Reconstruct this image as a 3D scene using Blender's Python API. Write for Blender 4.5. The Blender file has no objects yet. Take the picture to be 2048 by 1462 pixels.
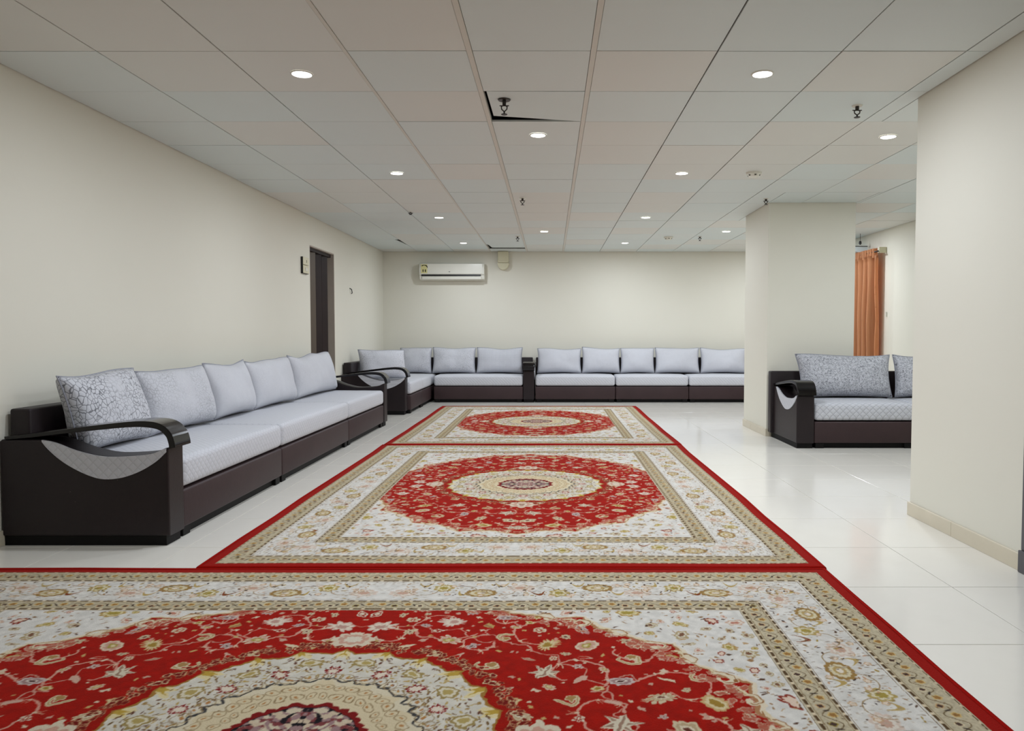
import bpy, bmesh, math, random
import numpy as np
from mathutils import Matrix, Vector, noise
random.seed(7)
rng = np.random.default_rng(5)
PI = math.pi
sc = bpy.context.scene
COL = sc.collection

# ------------------------------------------------------------------ camera, world, exposure
CEIL = 2.434
cam_d = bpy.data.cameras.new('camera'); cam = bpy.data.objects.new('camera', cam_d); COL.objects.link(cam)
cam.location = (0, 0, 1.07)
cam.rotation_euler = (PI/2 - 0.0417, 0, 0)
cam_d.sensor_width = 36; cam_d.lens = 1497/2048*36
cam_d.shift_x = -77.5/2048
cam_d.clip_start = 0.05
sc.camera = cam
w = bpy.data.worlds.new('world'); sc.world = w; w.use_nodes = True
w.node_tree.nodes['Background'].inputs[0].default_value = (0.9, 0.95, 1, 1)
w.node_tree.nodes['Background'].inputs[1].default_value = 0.3
sc.view_settings.view_transform = 'Standard'; sc.view_settings.look = 'None'
sc.view_settings.exposure = 0.0; sc.view_settings.gamma = 1; sc.view_settings.use_curve_mapping = False
LAMP_W = 14.8
LAMP_COL = (0.90, 0.965, 1.06)

# ------------------------------------------------------------------ materials
def s2l(c):
    c = c/255.0
    return c/12.92 if c <= 0.04045 else ((c+0.055)/1.055)**2.4
def rgb(r, g, b): return (s2l(r), s2l(g), s2l(b), 1)
class N:
    def __init__(s, name):
        s.m = bpy.data.materials.new(name); s.m.use_nodes = True
        s.t = s.m.node_tree; s.b = s.t.nodes['Principled BSDF']
    def n(s, typ, **kw):
        o = s.t.nodes.new(typ)
        for k, v in kw.items():
            if k.startswith('i_'):
                key = k[2:].replace('_', ' ')
                o.inputs[int(key) if key.isdigit() else key].default_value = v
            else: setattr(o, k, v)
        return o
    def l(s, a, b): s.t.links.new(a, b)
    def set(s, **kw):
        for k, v in kw.items(): s.b.inputs[k.replace('_', ' ')].default_value = v
    def math(s, op, a, b=None, c=None):
        o = s.t.nodes.new('ShaderNodeMath'); o.operation = op
        for i, x in enumerate((a, b, c)):
            if x is None: continue
            if hasattr(x, 'links'): s.l(x, o.inputs[i])
            else: o.inputs[i].default_value = x
        return o.outputs[0]
    def mix(s, f, a, b):
        o = s.t.nodes.new('ShaderNodeMix'); o.data_type = 'RGBA'
        for i, x in ((0, f), (6, a), (7, b)):
            if hasattr(x, 'links'): s.l(x, o.inputs[i])
            else: o.inputs[i].default_value = x
        return o.outputs[2]
    def bump(s, h, strength=0.3, dist=0.01):
        o = s.n('ShaderNodeBump'); o.inputs['Strength'].default_value = strength; o.inputs['Distance'].default_value = dist
        s.l(h, o.inputs['Height']); s.l(o.outputs[0], s.b.inputs['Normal'])
    def obj(s): return s.n('ShaderNodeTexCoord').outputs['Object']
    def gen(s): return s.n('ShaderNodeNewGeometry').outputs['Position']
    def ramp(s, fac, p0, p1, c0=(0, 0, 0, 1), c1=(1, 1, 1, 1)):
        o = s.n('ShaderNodeValToRGB'); o.color_ramp.elements[0].position = p0; o.color_ramp.elements[1].position = p1
        o.color_ramp.elements[0].color = c0; o.color_ramp.elements[1].color = c1
        s.l(fac, o.inputs[0]); return o.outputs[0]
    def noise(s, vec, scale, detail=4, rough=0.55):
        o = s.n('ShaderNodeTexNoise'); s.l(vec, o.inputs['Vector'])
        o.inputs['Scale'].default_value = scale; o.inputs['Detail'].default_value = detail; o.inputs['Roughness'].default_value = rough
        return o.outputs[0]

def simple(name, col, rough=0.5, metal=0, nscale=20, amt=0.06, bump=0.1, bdist=0.002, **kw):
    k = N(name); v = k.obj(); f = k.noise(v, nscale)
    c2 = tuple(max(0, x*(1-amt*2)) for x in col[:3]) + (1,)
    k.l(k.mix(f, c2, tuple(min(1, x*(1+amt)) for x in col[:3]) + (1,)), k.b.inputs['Base Color'])
    k.set(Roughness=rough, Metallic=metal)
    if bump: k.bump(k.noise(v, nscale*6), bump, bdist)
    for a, b in kw.items(): k.b.inputs[a.replace('_', ' ')].default_value = b
    return k.m
M = {}
def wall_mat():
    k = N('painted_wall'); v = k.gen()
    f = k.noise(v, 0.8, 3)
    k.l(k.mix(f, rgb(221, 218, 203), rgb(227, 224, 211)), k.b.inputs['Base Color'])
    k.set(Roughness=0.62); k.bump(k.noise(v, 180, 3), 0.06, 0.002)
    return k.m
M['wall'] = wall_mat()
def panel_mat():
    k = N('ceiling_panel'); v = k.gen()
    r = k.n('ShaderNodeObjectInfo').outputs['Random']
    a = k.mix(r, rgb(219, 226, 224), rgb(216, 226, 225))
    r2 = k.math('FRACT', k.math('MULTIPLY', r, 7.31))
    a = k.mix(k.math('MULTIPLY', k.math('GREATER_THAN', r2, .72), .6), a, rgb(224, 220, 212))
    f = k.noise(v, 1.4, 3)
    a = k.mix(k.math('MULTIPLY', f, .12), a, rgb(190, 184, 170))
    k.l(a, k.b.inputs['Base Color']); k.set(Roughness=0.5)
    k.bump(k.noise(v, 260, 2), 0.08, 0.002)
    return k.m
M['panel'] = panel_mat()
M['tee'] = simple('ceiling_tee_metal', rgb(214, 210, 200), 0.5, 0, 8, .02, 0)
M['cross'] = simple('recessed_tee', rgb(70, 64, 56), 0.7, 0, 8, .02, 0)
M['dark'] = simple('dark_void', rgb(16, 14, 12), 0.9, 0, 8, .02, 0)
def tile_mat():
    k = N('floor_tile'); v = k.gen()
    f = k.noise(v, 1.6, 5); f2 = k.noise(v, 7, 4)
    r = k.n('ShaderNodeObjectInfo').outputs['Random']
    a = k.mix(f, rgb(228, 223, 212), rgb(236, 232, 223))
    a = k.mix(k.math('MULTIPLY', k.ramp(f2, .5, .75), .25), a, rgb(222, 217, 207))
    a = k.mix(k.math('MULTIPLY', r, .15), a, rgb(224, 221, 213))
    k.l(a, k.b.inputs['Base Color']); k.set(Roughness=0.13)
    k.l(k.math('ADD', k.math('MULTIPLY', f2, .10), .08), k.b.inputs['Roughness'])
    k.bump(k.noise(v, 3, 2), 0.03, 0.01)
    return k.m
M['tile'] = tile_mat()
M['grout'] = simple('grout', rgb(150, 146, 138), 0.8, 0, 30, .05, 0)
M['skirt'] = simple('skirting_tile', rgb(214, 204, 182), 0.3, 0, 6, .04, 0)
M['skirt_cap'] = simple('skirting_joint', rgb(180, 168, 145), 0.5, 0, 6, .04, 0)
def leather(name, c, rough=.42):
    k = N(name); v = k.obj()
    f = k.noise(v, 5, 5)
    a = k.mix(f, tuple(x*.75 for x in c[:3])+(1,), tuple(min(1, x*1.25) for x in c[:3])+(1,))
    vo = k.n('ShaderNodeTexVoronoi', feature='F1'); k.l(v, vo.inputs['Vector']); vo.inputs['Scale'].default_value = 22
    sp = k.math('MULTIPLY', k.math('LESS_THAN', vo.outputs['Distance'], .035), k.math('GREATER_THAN', k.noise(v, 9), .56))
    a = k.mix(k.math('MULTIPLY', sp, .6), a, rgb(150, 130, 125))
    k.l(a, k.b.inputs['Base Color']); k.set(Roughness=rough); k.b.inputs['Specular IOR Level'].default_value = .3
    w2 = k.n('ShaderNodeTexVoronoi', feature='DISTANCE_TO_EDGE'); k.l(v, w2.inputs['Vector']); w2.inputs['Scale'].default_value = 160
    k.bump(k.math('ADD', w2.outputs[0], k.noise(v, 40)), 0.18, 0.003)
    return k.m
M['leather'] = leather('brown_leatherette', rgb(34, 26, 28))
M['leather_base'] = leather('brown_leatherette_front', rgb(56, 41, 42), .55)
M['plinth'] = simple('black_plinth', rgb(10, 8, 8), 0.6, 0, 10, .05, 0, Specular_IOR_Level=.2)
M['wood'] = simple('black_lacquered_wood', rgb(10, 6, 7), 0.16, 0, 12, .1, .0, Specular_IOR_Level=.4)
def fabric(name, kind):
    k = N(name); v = k.obj()
    sx = k.n('ShaderNodeSeparateXYZ'); k.l(v, sx.inputs[0]); X, Y, Z = sx.outputs
    base = rgb(200, 201, 207); dark = rgb(92, 96, 110)
    wv = k.noise(v, 35, 3); col = k.mix(k.math('MULTIPLY', wv, .5), base, rgb(184, 186, 193))
    hsum = None
    if kind in ('quilt', 'quilt_fine', 'insert'):
        p = .062 if kind == 'quilt' else (.05 if kind == 'insert' else .045)
        if kind == 'insert': A = X; B = Z                     # built in the panel's own axes below
        W = k.math('ADD', Y, Z)
        def ln(s):
            q = k.math('ADD', X, k.math('MULTIPLY', W, s)) if kind != 'insert' else k.math('ADD', Y, k.math('MULTIPLY', Z, s))
            q = k.math('FRACT', k.math('ADD', k.math('DIVIDE', q, p), 100.0))
            return k.math('ABSOLUTE', k.math('SUBTRACT', q, .5))     # 0.5 at the line, 0 mid-cell
        d = k.math('MAXIMUM', ln(1.0), ln(-1.0))
        lm = k.ramp(d, .44, .495)
        col = k.mix(k.math('MULTIPLY', lm, .55 if kind == 'quilt' else .22), col, dark)
        hsum = k.math('MULTIPLY', k.math('POWER', k.math('MULTIPLY', d, 2.0), 3.0), -1.0)
    if kind in ('crackle', 'speckle', 'soft', 'cloud', 'ribbed'):
        sc_ = {'crackle': 36, 'speckle': 85, 'soft': 60, 'cloud': 45, 'ribbed': 60}[kind]
        nn = k.n('ShaderNodeTexNoise'); k.l(v, nn.inputs['Vector']); nn.inputs['Scale'].default_value = 9
        mp = k.n('ShaderNodeVectorMath', operation='MULTIPLY_ADD'); k.l(nn.outputs['Color'], mp.inputs[0]); mp.inputs[1].default_value = (.07, .07, .07); k.l(v, mp.inputs[2])
        vo = k.n('ShaderNodeTexVoronoi', feature='DISTANCE_TO_EDGE'); k.l(mp.outputs[0], vo.inputs['Vector']); vo.inputs['Scale'].default_value = sc_
        line = k.ramp(vo.outputs[0], .0, {'crackle': .09, 'speckle': .22, 'soft': .06, 'cloud': .1, 'ribbed': .06}[kind], (1, 1, 1, 1), (0, 0, 0, 1))
        mask = k.ramp(k.noise(v, 4 if kind != 'speckle' else 60), .34 if kind != 'crackle' else .25, .60 if kind != 'crackle' else .5)
        amt = {'crackle': .95, 'speckle': .95, 'soft': .14, 'cloud': .4, 'ribbed': .1}[kind]
        col = k.mix(k.math('MULTIPLY', k.math('MULTIPLY', line, mask), amt), col, rgb(50, 52, 62))
        if kind == 'speckle':
            pass
        if kind == 'ribbed':
            q = k.math('ABSOLUTE', k.math('SUBTRACT', k.math('FRACT', k.math('DIVIDE', X, .022)), .5))
            q2 = k.math('ABSOLUTE', k.math('SUBTRACT', k.math('FRACT', k.math('DIVIDE', Z, .03)), .5))
            q = k.math('MAXIMUM', q, k.math('MULTIPLY', q2, .85))
            col = k.mix(k.math('MULTIPLY', k.ramp(q, .36, .48), .55), col, rgb(130, 134, 146))
        hsum = vo.outputs[0]
    fine = k.noise(v, 300, 2)
    h = k.math('ADD', k.math('MULTIPLY', hsum, 1.0 if kind != 'soft' else .3), k.math('MULTIPLY', fine, .15)) if hsum is not None else fine
    k.l(col, k.b.inputs['Base Color']); k.set(Roughness=.62, Sheen_Weight=.15)
    k.bump(h, {'quilt': .5, 'quilt_fine': .3, 'insert': .4, 'crackle': .5, 'speckle': .6, 'soft': .25, 'cloud': .4, 'ribbed': .4}[kind], 0.006)
    return k.m
for kk in ('quilt', 'quilt_fine', 'insert', 'crackle', 'speckle', 'soft', 'cloud', 'ribbed'): M[kk] = fabric('silver_fabric_'+kk, kk)
M['piping'] = simple('grey_piping', rgb(150, 152, 162), .6, 0, 60, .1, .1)
def rug_mat():
    k = N('rug_pile'); v = k.gen()
    at = k.n('ShaderNodeVertexColor', layer_name='Col')
    f = k.noise(v, 220, 3)
    c = k.mix(k.math('MULTIPLY', f, .22), at.outputs[0], rgb(44, 18, 10))
    k.l(c, k.b.inputs['Base Color']); k.set(Roughness=.9, Sheen_Weight=.03, Sheen_Roughness=.5)
    k.b.inputs['Specular IOR Level'].default_value = .04
    k.bump(f, .5, .004)
    return k.m
M['rug'] = rug_mat()
M['rug_red'] = simple('rug_red_binding', rgb(150, 13, 5), .9, 0, 90, .12, .4, .004, Specular_IOR_Level=.05)
M['door'] = simple('dark_brown_door', rgb(36, 22, 21), .5, 0, 5, .15, .03, Specular_IOR_Level=.2)
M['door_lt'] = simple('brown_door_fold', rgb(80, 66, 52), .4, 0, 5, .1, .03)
M['jamb'] = simple('taupe_jamb', rgb(176, 164, 150), .5, 0, 8, .05, .03)
M['white'] = simple('white_plastic', rgb(226, 224, 212), .25, 0, 6, .02, 0)
M['coolwhite'] = simple('cool_white_plastic', rgb(222, 234, 236), .25, 0, 6, .02, 0)
M['yellowed'] = simple('cream_plastic', rgb(214, 208, 178), .35, 0, 6, .03, 0)
M['black'] = simple('black_plastic', rgb(12, 12, 12), .4, 0, 6, .02, 0)
M['steel'] = simple('dark_metal', rgb(70, 66, 62), .35, .9, 40, .15, 0)
M['sticker'] = simple('yellow_sticker', rgb(218, 210, 150), .4, 0, 6, .02, 0)
M['slate'] = simple('slate_paint', rgb(84, 82, 86), .4, 0, 6, .05, 0)
def curtain_mat():
    k = N('orange_curtain'); v = k.obj()
    mp = k.n('ShaderNodeMapping'); k.l(v, mp.inputs[0]); mp.inputs['Scale'].default_value = (20, 20, 1.2)
    f = k.noise(mp.outputs[0], 3, 4)
    k.l(k.mix(f, rgb(214, 142, 90), rgb(236, 178, 128)), k.b.inputs['Base Color'])
    k.set(Roughness=.55, Sheen_Weight=.3); k.bump(k.noise(v, 250, 2), .1, .002)
    return k.m
M['curtain'] = curtain_mat()
def emis():
    k = N('lamp_lens'); k.set(Base_Color=(1, 1, 1, 1)); k.b.inputs['Emission Color'].default_value = (1, .99, .98, 1)
    k.b.inputs['Emission Strength'].default_value = 6; return k.m
M['lens'] = emis()

# ------------------------------------------------------------------ mesh helpers
def link(name, me, mat, parent=None):
    o = bpy.data.objects.new(name, me); COL.objects.link(o)
    if mat is not None and len(me.materials) == 0: me.materials.append(mat)
    if parent is not None: o.parent = parent
    return o
def done(name, bm, mat, parent=None, smooth=False, loc=None):
    bmesh.ops.recalc_face_normals(bm, faces=bm.faces)
    me = bpy.data.meshes.new(name); bm.to_mesh(me); bm.free()
    if smooth:
        me.polygons.foreach_set('use_smooth', [True]*len(me.polygons))
    o = link(name, me, mat, parent)
    if loc: o.location = loc
    return o
def empty(name, loc=(0, 0, 0), rz=0):
    o = bpy.data.objects.new(name, None); COL.objects.link(o); o.location = loc; o.rotation_euler = (0, 0, rz)
    o.empty_display_size = .1; return o
def tag(o, label=None, cat=None, group=None, kind=None):
    if label: o['label'] = label
    if cat: o['category'] = cat
    if group: o['group'] = group
    if kind: o['kind'] = kind
    return o
def box(bm, x0, x1, y0, y1, z0, z1, bev=0, seg=2):
    r = bmesh.ops.create_cube(bm, size=1, matrix=Matrix.Translation(((x0+x1)/2, (y0+y1)/2, (z0+z1)/2)) @ Matrix.Diagonal((abs(x1-x0), abs(y1-y0), abs(z1-z0), 1)))
    if bev:
        es = list({e for v in r['verts'] for e in v.link_edges})
        bmesh.ops.bevel(bm, geom=es, offset=bev, segments=seg, affect='EDGES', profile=.5)
def boxo(name, d, mat, parent=None, bev=0, seg=2, smooth=False):
    bm = bmesh.new(); box(bm, *d, bev=bev, seg=seg); return done(name, bm, mat, parent, smooth)
def prism(bm, pts, x0, x1, bev=0):
    """extrude a (y,z) outline along x"""
    a = [bm.verts.new((x0, p[0], p[1])) for p in pts]; b = [bm.verts.new((x1, p[0], p[1])) for p in pts]
    n = len(pts); es = []
    f0 = bm.faces.new(a); f1 = bm.faces.new(b[::-1])
    for i in range(n): bm.faces.new((a[i], a[(i+1) % n], b[(i+1) % n], b[i]))
    if bev:
        es = list(f0.edges)+list(f1.edges)
        bmesh.ops.recalc_face_normals(bm, faces=bm.faces)
        bmesh.ops.bevel(bm, geom=es, offset=bev, segments=2, affect='EDGES', profile=.5)
def spline(pts, n=6):
    """Catmull-Rom through points"""
    out = []
    P = [pts[0]]+list(pts)+[pts[-1]]
    for i in range(1, len(P)-2):
        for k in range(n):
            t = k/n; p0, p1, p2, p3 = [Vector(q) for q in P[i-1:i+3]]
            out.append(tuple(.5*((2*p1)+(p2-p0)*t+(2*p0-5*p1+4*p2-p3)*t*t+(3*p1-p0-3*p2+p3)*t**3)))
    out.append(tuple(pts[-1])); return out
def cyl(bm, c, r, h, seg=16, r2=None, axis='Z'):
    R = {'Z': Matrix.Identity(4), 'X': Matrix.Rotation(PI/2, 4, 'Y'), 'Y': Matrix.Rotation(PI/2, 4, 'X')}[axis]
    bmesh.ops.create_cone(bm, cap_ends=True, segments=seg, radius1=r, radius2=r if r2 is None else r2, depth=h, matrix=Matrix.Translation(c) @ R)

# ------------------------------------------------------------------ room shell
XL, XR, YB, YF = -2.78, 4.37, 12.45, -3.4
floor = boxo('floor', (XL-.1, XR+.1, YF-.1, YB+.1, -.12, -.003), M['grout']); tag(floor, kind='structure')
TS = .588; gx0 = 1.70; gy0 = 3.13; G = .0018
i0 = math.floor((XL-gx0)/TS); i1 = math.ceil((XR-gx0)/TS); j0 = -3; j1 = math.ceil((YB-gy0)/TS)
tile_cache = {}
def tile_mesh(wx, wy, t, bev, mat, name):
    key = (round(wx, 3), round(wy, 3), name)
    if key not in tile_cache:
        bm = bmesh.new(); box(bm, -wx/2, wx/2, -wy/2, wy/2, -t, 0)
        if bev:
            es = [e for e in bm.edges if all(abs(v.co.z) < 1e-6 for v in e.verts)] if name == 'tile' else [e for e in bm.edges if all(abs(v.co.z+t) < 1e-6 for v in e.verts)]
            bmesh.ops.bevel(bm, geom=es, offset=bev, segments=1, affect='EDGES')
        bmesh.ops.recalc_face_normals(bm, faces=bm.faces)
        me = bpy.data.meshes.new(name); bm.to_mesh(me); bm.free(); me.materials.append(mat); tile_cache[key] = me
    return tile_cache[key]
bmS = bmesh.new()
for i in range(i0, i1):
    for j in range(-12, j1):
        xa, xb = max(XL, gx0+i*TS)+G, min(XR, gx0+(i+1)*TS)-G
        ya, yb = max(YF, gy0+j*TS)+G, min(YB, gy0+(j+1)*TS)-G
        if xb-xa < .01 or yb-ya < .01: continue
        if j < j0: box(bmS, xa, xb, ya, yb, -.003, 0); continue
        o = link('tile', tile_mesh(xb-xa, yb-ya, .003, .0008, M['tile'], 'tile'), M['tile'], floor)
        o.location = ((xa+xb)/2, (ya+yb)/2, 0)
o = done('tile_field', bmS, M['tile'], floor); o['kind'] = 'stuff'

# walls
def wall(name, boxes, mat=None):
    bm = bmesh.new()
    for b in boxes: box(bm, *b[:5], CEIL+.2 if b[5] == CEIL else b[5])      # walls run past the panels to the slab
    return tag(done(name, bm, mat or M['wall']), kind='structure')
DY0, DY1, DZ = 8.676, 9.652, 2.10
wl = wall('wall_left', [(XL-.16, XL, YF-.1, DY0, 0, CEIL), (XL-.16, XL, DY1, YB+.1, 0, CEIL), (XL-.16, XL, DY0, DY1, DZ, CEIL)])
wall('wall_back', [(XL-.16, XR+.1, YB, YB+.1, 0, CEIL)])
wall('wall_right', [(XR, XR+.1, 3.2, YB, 0, CEIL)])
wall('wall_front', [(XL, 2.13, YF-.1, YF, 0, CEIL)])
wall('wall_passage', [(2.135, 2.235, YF-.1, 2.36, 0, CEIL), (2.235, XR+.1, 3.2, 3.3, 0, CEIL), (2.135, 2.235, 2.36, 3.3, 2.12, CEIL)])
p1 = wall('pillar', [(2.265, 3.17, 7.835, 8.75, 0, CEIL)])
p2 = wall('pillar', [(2.13, 3.04, 3.335, 4.40, 0, CEIL)])
# door in the left wall: taupe lining, folding dark leaf
d1 = empty('door_1', (XL, (DY0+DY1)/2, 0)); tag(d1, kind='structure')
def child_box(name, d, mat, par, **k):
    lx, ly, lz = par.location
    return boxo(name, (d[0]-lx, d[1]-lx, d[2]-ly, d[3]-ly, d[4]-lz, d[5]-lz), mat, par, **k)
child_box('door_jamb', (XL-.159, XL-.002, DY1-.012, DY1+.0, 0, DZ), M['jamb'], d1)
child_box('door_jamb', (XL-.159, XL-.002, DY0, DY0+.012, 0, DZ), M['jamb'], d1)
child_box('door_head', (XL-.159, XL-.002, DY0+.012, DY1-.012, DZ-.014, DZ), M['jamb'], d1)
child_box('door_rail', (XL-.10, XL-.04, DY0+.012, DY1-.012, DZ-.05, DZ-.014), M['door'], d1)
nf = 8; ys = np.linspace(DY0+.015, DY1-.015, nf+1)
for k in range(nf):
    bm = bmesh.new(); xa, xb = (XL-.085, XL-.050) if k % 2 == 0 else (XL-.050, XL-.085)
    a, b = ys[k], ys[k+1]
    vs = [bm.verts.new((x-XL, y-d1.location.y, z)) for z in (.01, DZ-.05) for x, y in ((xa, a+.002), (xb, b-.002), (xb-.008, b-.002), (xa-.008, a+.002))]
    for f in ((0, 1, 2, 3), (7, 6, 5, 4), (0, 4, 5, 1), (1, 5, 6, 2), (2, 6, 7, 3), (3, 7, 4, 0)): bm.faces.new([vs[q] for q in f])
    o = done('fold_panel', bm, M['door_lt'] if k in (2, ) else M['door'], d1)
child_box('fold_handle', (XL-.05, XL-.035, DY0+.10, DY0+.12, .95, 1.10), M['steel'], d1, bev=.004)
# door at the passage, right edge of the photo
d2 = empty('door_2', (2.13, 2.85, 0)); tag(d2, kind='structure')
child_box('door_jamb', (2.116, 2.235, 3.27, 3.333, .10, 2.12), M['slate'], d2, bev=.004)
child_box('plinth_block', (2.104, 2.235, 3.26, 3.335, 0, .10), M['slate'], d2, bev=.004)
child_box('door_jamb', (2.116, 2.235, 2.36, 2.42, 0, 2.12), M['slate'], d2, bev=.004)
child_box('door_head', (2.116, 2.235, 2.42, 3.27, 2.06, 2.12), M['slate'], d2, bev=.004)
child_box('door_leaf', (2.17, 2.21, 2.42, 3.27, 0.01, 2.06), M['door'], d2, bev=.003)
child_box('door_handle', (2.11, 2.17, 2.50, 2.62, .98, 1.0), M['steel'], d2, bev=.004)
# skirting: each piece is a tile
def skirt(name, a, b, n, zh=.078, th=.012):
    """run from a to b (xy), thickness towards n"""
    L = math.hypot(b[0]-a[0], b[1]-a[1]); k = max(1, math.ceil(L/.588)); root = empty(name, (a[0], a[1], 0)); tag(root, kind='structure')
    ux, uy = (b[0]-a[0])/L, (b[1]-a[1])/L
    for q in range(k):
        s0, s1 = q*.588+.001, min(L, (q+1)*.588)-.001
        xs = sorted((ux*s0, ux*s1)); ysr = sorted((uy*s0, uy*s1))
        if n[0]: xs = sorted((0.0005*n[0], th*n[0]))
        if n[1]: ysr = sorted((0.0005*n[1], th*n[1]))
        boxo('skirting_tile', (xs[0], xs[1], ysr[0], ysr[1], 0, zh), M['skirt'], root, bev=.0015, seg=1)
skirt('baseboard_left', (XL, YF), (XL, DY0), (1, 0))
skirt('baseboard_left_far', (XL, DY1), (XL, YB-.02), (1, 0))
skirt('baseboard_back', (XL+.02, YB), (XR-.02, YB), (0, -1))
skirt('baseboard_right', (XR, 3.32), (XR, YB-.02), (-1, 0))
skirt('baseboard_pillar_far', (2.265, 7.823), (2.265, 8.76), (-1, 0))
skirt('baseboard_pillar_far_front', (2.265, 7.835), (3.17, 7.835), (0, -1))
skirt('baseboard_pillar_near', (2.13, 3.336), (2.13, 4.412), (-1, 0))
skirt('baseboard_pillar_near_back', (2.13, 4.40), (3.04, 4.40), (0, 1))

# ceiling
ceiling = boxo('ceiling', (XL-.16, XR+.1, YF-.1, YB+.1, CEIL+.20, CEIL+.30), M['dark']); tag(ceiling, kind='structure')
cx0, cy0, CP = -.393, 3.672, .6
ZC = CEIL
bmS = bmesh.new()
ci0 = math.floor((XL-cx0)/CP); ci1 = math.ceil((XR-cx0)/CP)
wide = {0: .013, 1: .013, -1: .008}
special = {(0, 1), (-1, 13), (-4, 12)}
def in_pillar(x, y):
    return False
def seg_cut(xa, xb, ya, yb):
    """panels stop at the pillars"""
    out = [(xa, xb, ya, yb)]
    for (px0, px1, py0, py1) in ((2.265, 3.17, 7.835, 8.75), (2.13, 3.04, 3.335, 4.40)):
        nx = []
        for (a, b, c, d) in out:
            if b <= px0 or a >= px1 or d <= py0 or c >= py1: nx.append((a, b, c, d)); continue
            if a < px0: nx.append((a, px0-.006, c, d))
            if b > px1: nx.append((px1+.006, b, c, d))
            if c < py0: nx.append((max(a, px0), min(b, px1), c, py0-.006))
            if d > py1: nx.append((max(a, px0), min(b, px1), py1+.006, d))
        out = nx
    return [q for q in out if q[1]-q[0] > .02 and q[3]-q[2] > .02]
holes = {(0, 1): 1}
for i in range(ci0, ci1):
    for j in range(-13, 15):
        ga = wide.get(i, .0016); gb = wide.get(i+1, .0016)
        xa, xb = max(XL+.006, cx0+i*CP+ga+.0018), min(XR-.006, cx0+(i+1)*CP-gb-.0018)
        ya, yb = max(YF+.006, cy0+j*CP+.0028), min(YB-.006, cy0+(j+1)*CP-.0028)
        if xb-xa < .02 or yb-ya < .02: continue
        if j < -2: box(bmS, xa, xb, ya, yb, ZC, ZC+.012); continue
        if (i, j) in special:
            bm = bmesh.new()
            q = {(0, 1): [(xa+.016, ya+.004), (xb, ya+.002), (xb, yb-.004), (xa+.018, yb-.085)],
                 (-1, 13): [(xa+.03, ya), (xb, ya), (xb, yb-.20), (xa+.06, yb-.20)],
                 (-4, 12): [(xa, ya), (xb-.06, ya), (xb-.01, yb), (xa, yb)]}[(i, j)]
            dz = {(0, 1): (.002, 0, 0, .012), (-1, 13): (0, 0, .0, .0), (-4, 12): (0, 0, 0, 0)}[(i, j)]
            lo = [bm.verts.new((p[0], p[1], ZC+.001+d)) for p, d in zip(q, dz)]; hi = [bm.verts.new((p[0], p[1], ZC+.013+d)) for p, d in zip(q, dz)]
            bm.faces.new(lo); bm.faces.new(hi[::-1])
            for a in range(4): bm.faces.new((lo[a], lo[(a+1) % 4], hi[(a+1) % 4], hi[a]))
            o = done('ceiling_panel', bm, M['panel'], ceiling); continue
        for (a, b, c, d) in seg_cut(xa, xb, ya, yb):
            o = link('ceiling_panel', tile_mesh(b-a, d-c, .012, .0012, M['panel'], 'ceiling_panel'), M['panel'], ceiling)
            o.location = ((a+b)/2, (c+d)/2, ZC+.013+random.uniform(-.0008, .0012))
            o.rotation_euler = (random.uniform(-.0012, .0012), random.uniform(-.0012, .0012), 0)
o = done('ceiling_panel_field', bmS, M['panel'], ceiling); o['kind'] = 'stuff'
for i in range(ci0+1, ci1):
    x = cx0+i*CP; wd = wide.get(i, .002)
    cuts = [(YF, YB)]
    for (px0, px1, py0, py1) in ((2.265, 3.17, 7.835, 8.75), (2.13, 3.04, 3.335, 4.40)):
        if px0-.01 < x < px1+.01: cuts = [s for (a, b) in cuts for s in ((a, py0), (py1, b))] if len(cuts) == 1 else [cuts[0][:1]+(py0,), (py1, cuts[0][1])]+cuts[1:] if py1 < cuts[0][1] else cuts
    for (a, b) in cuts:
        if b-a > .05: boxo('main_tee', (x-wd, x+wd, a+.002, b-.002, ZC-(.001 if i in wide else -.008), ZC+.03), M['tee'] if i in wide else M['cross'], ceiling)
for j in range(-2, 15):
    y = cy0+j*CP
    segs = [(XL, XR)]
    for (px0, px1, py0, py1) in ((2.265, 3.17, 7.835, 8.75), (2.13, 3.04, 3.335, 4.40)):
        if py0 < y < py1: segs = [(XL, px0), (px1, XR)]
    for (a, b) in segs:
        if j in (2, 14): # beside the displaced panels the rail is missing so the void shows
            xs = {2: (cx0, cx0+CP), 14: (cx0-CP, cx0)}[j]
            for (c, d) in ((a, xs[0]), (xs[1], b)):
                boxo('cross_tee', (c+.004, d-.004, y-.012, y+.012, ZC+.016, ZC+.022), M['cross'], ceiling)
        else: boxo('cross_tee', (a+.004, b-.004, y-.012, y+.012, ZC+.016, ZC+.022), M['cross'], ceiling)

# ------------------------------------------------------------------ downlights
def downlight(x, y, label, group='recessed ceiling downlights', watts=LAMP_W):
    root = empty('downlight', (x, y, CEIL)); tag(root, label, 'ceiling light', group)
    bm = bmesh.new()
    prof = [(.050, .004), (.050, -.004), (.053, -.005), (.058, -.003), (.059, .0005)]
    n = 28; rings = [[bm.verts.new((r*math.cos(2*PI*k/n), r*math.sin(2*PI*k/n), z)) for k in range(n)] for r, z in prof]
    for a, b in zip(rings, rings[1:]):
        for k in range(n): bm.faces.new((a[k], a[(k+1) % n], b[(k+1) % n], b[k]))
    done('trim_ring', bm, M['white'], root, True)
    bm = bmesh.new(); cyl(bm, (0, 0, -.002), .050, .004, 28); done('lens', bm, M['lens'], root)
    ld = bpy.data.lights.new('lamp', 'AREA'); ld.shape = 'DISK'; ld.size = .094; ld.energy = watts; ld.color = LAMP_COL
    lo = bpy.data.objects.new('lamp', ld); COL.objects.link(lo); lo.parent = root; lo.location = (0, 0, -.0075)
LXa, LXb, LXc, LXd = -1.305, 1.11, -.087, 2.33
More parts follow.
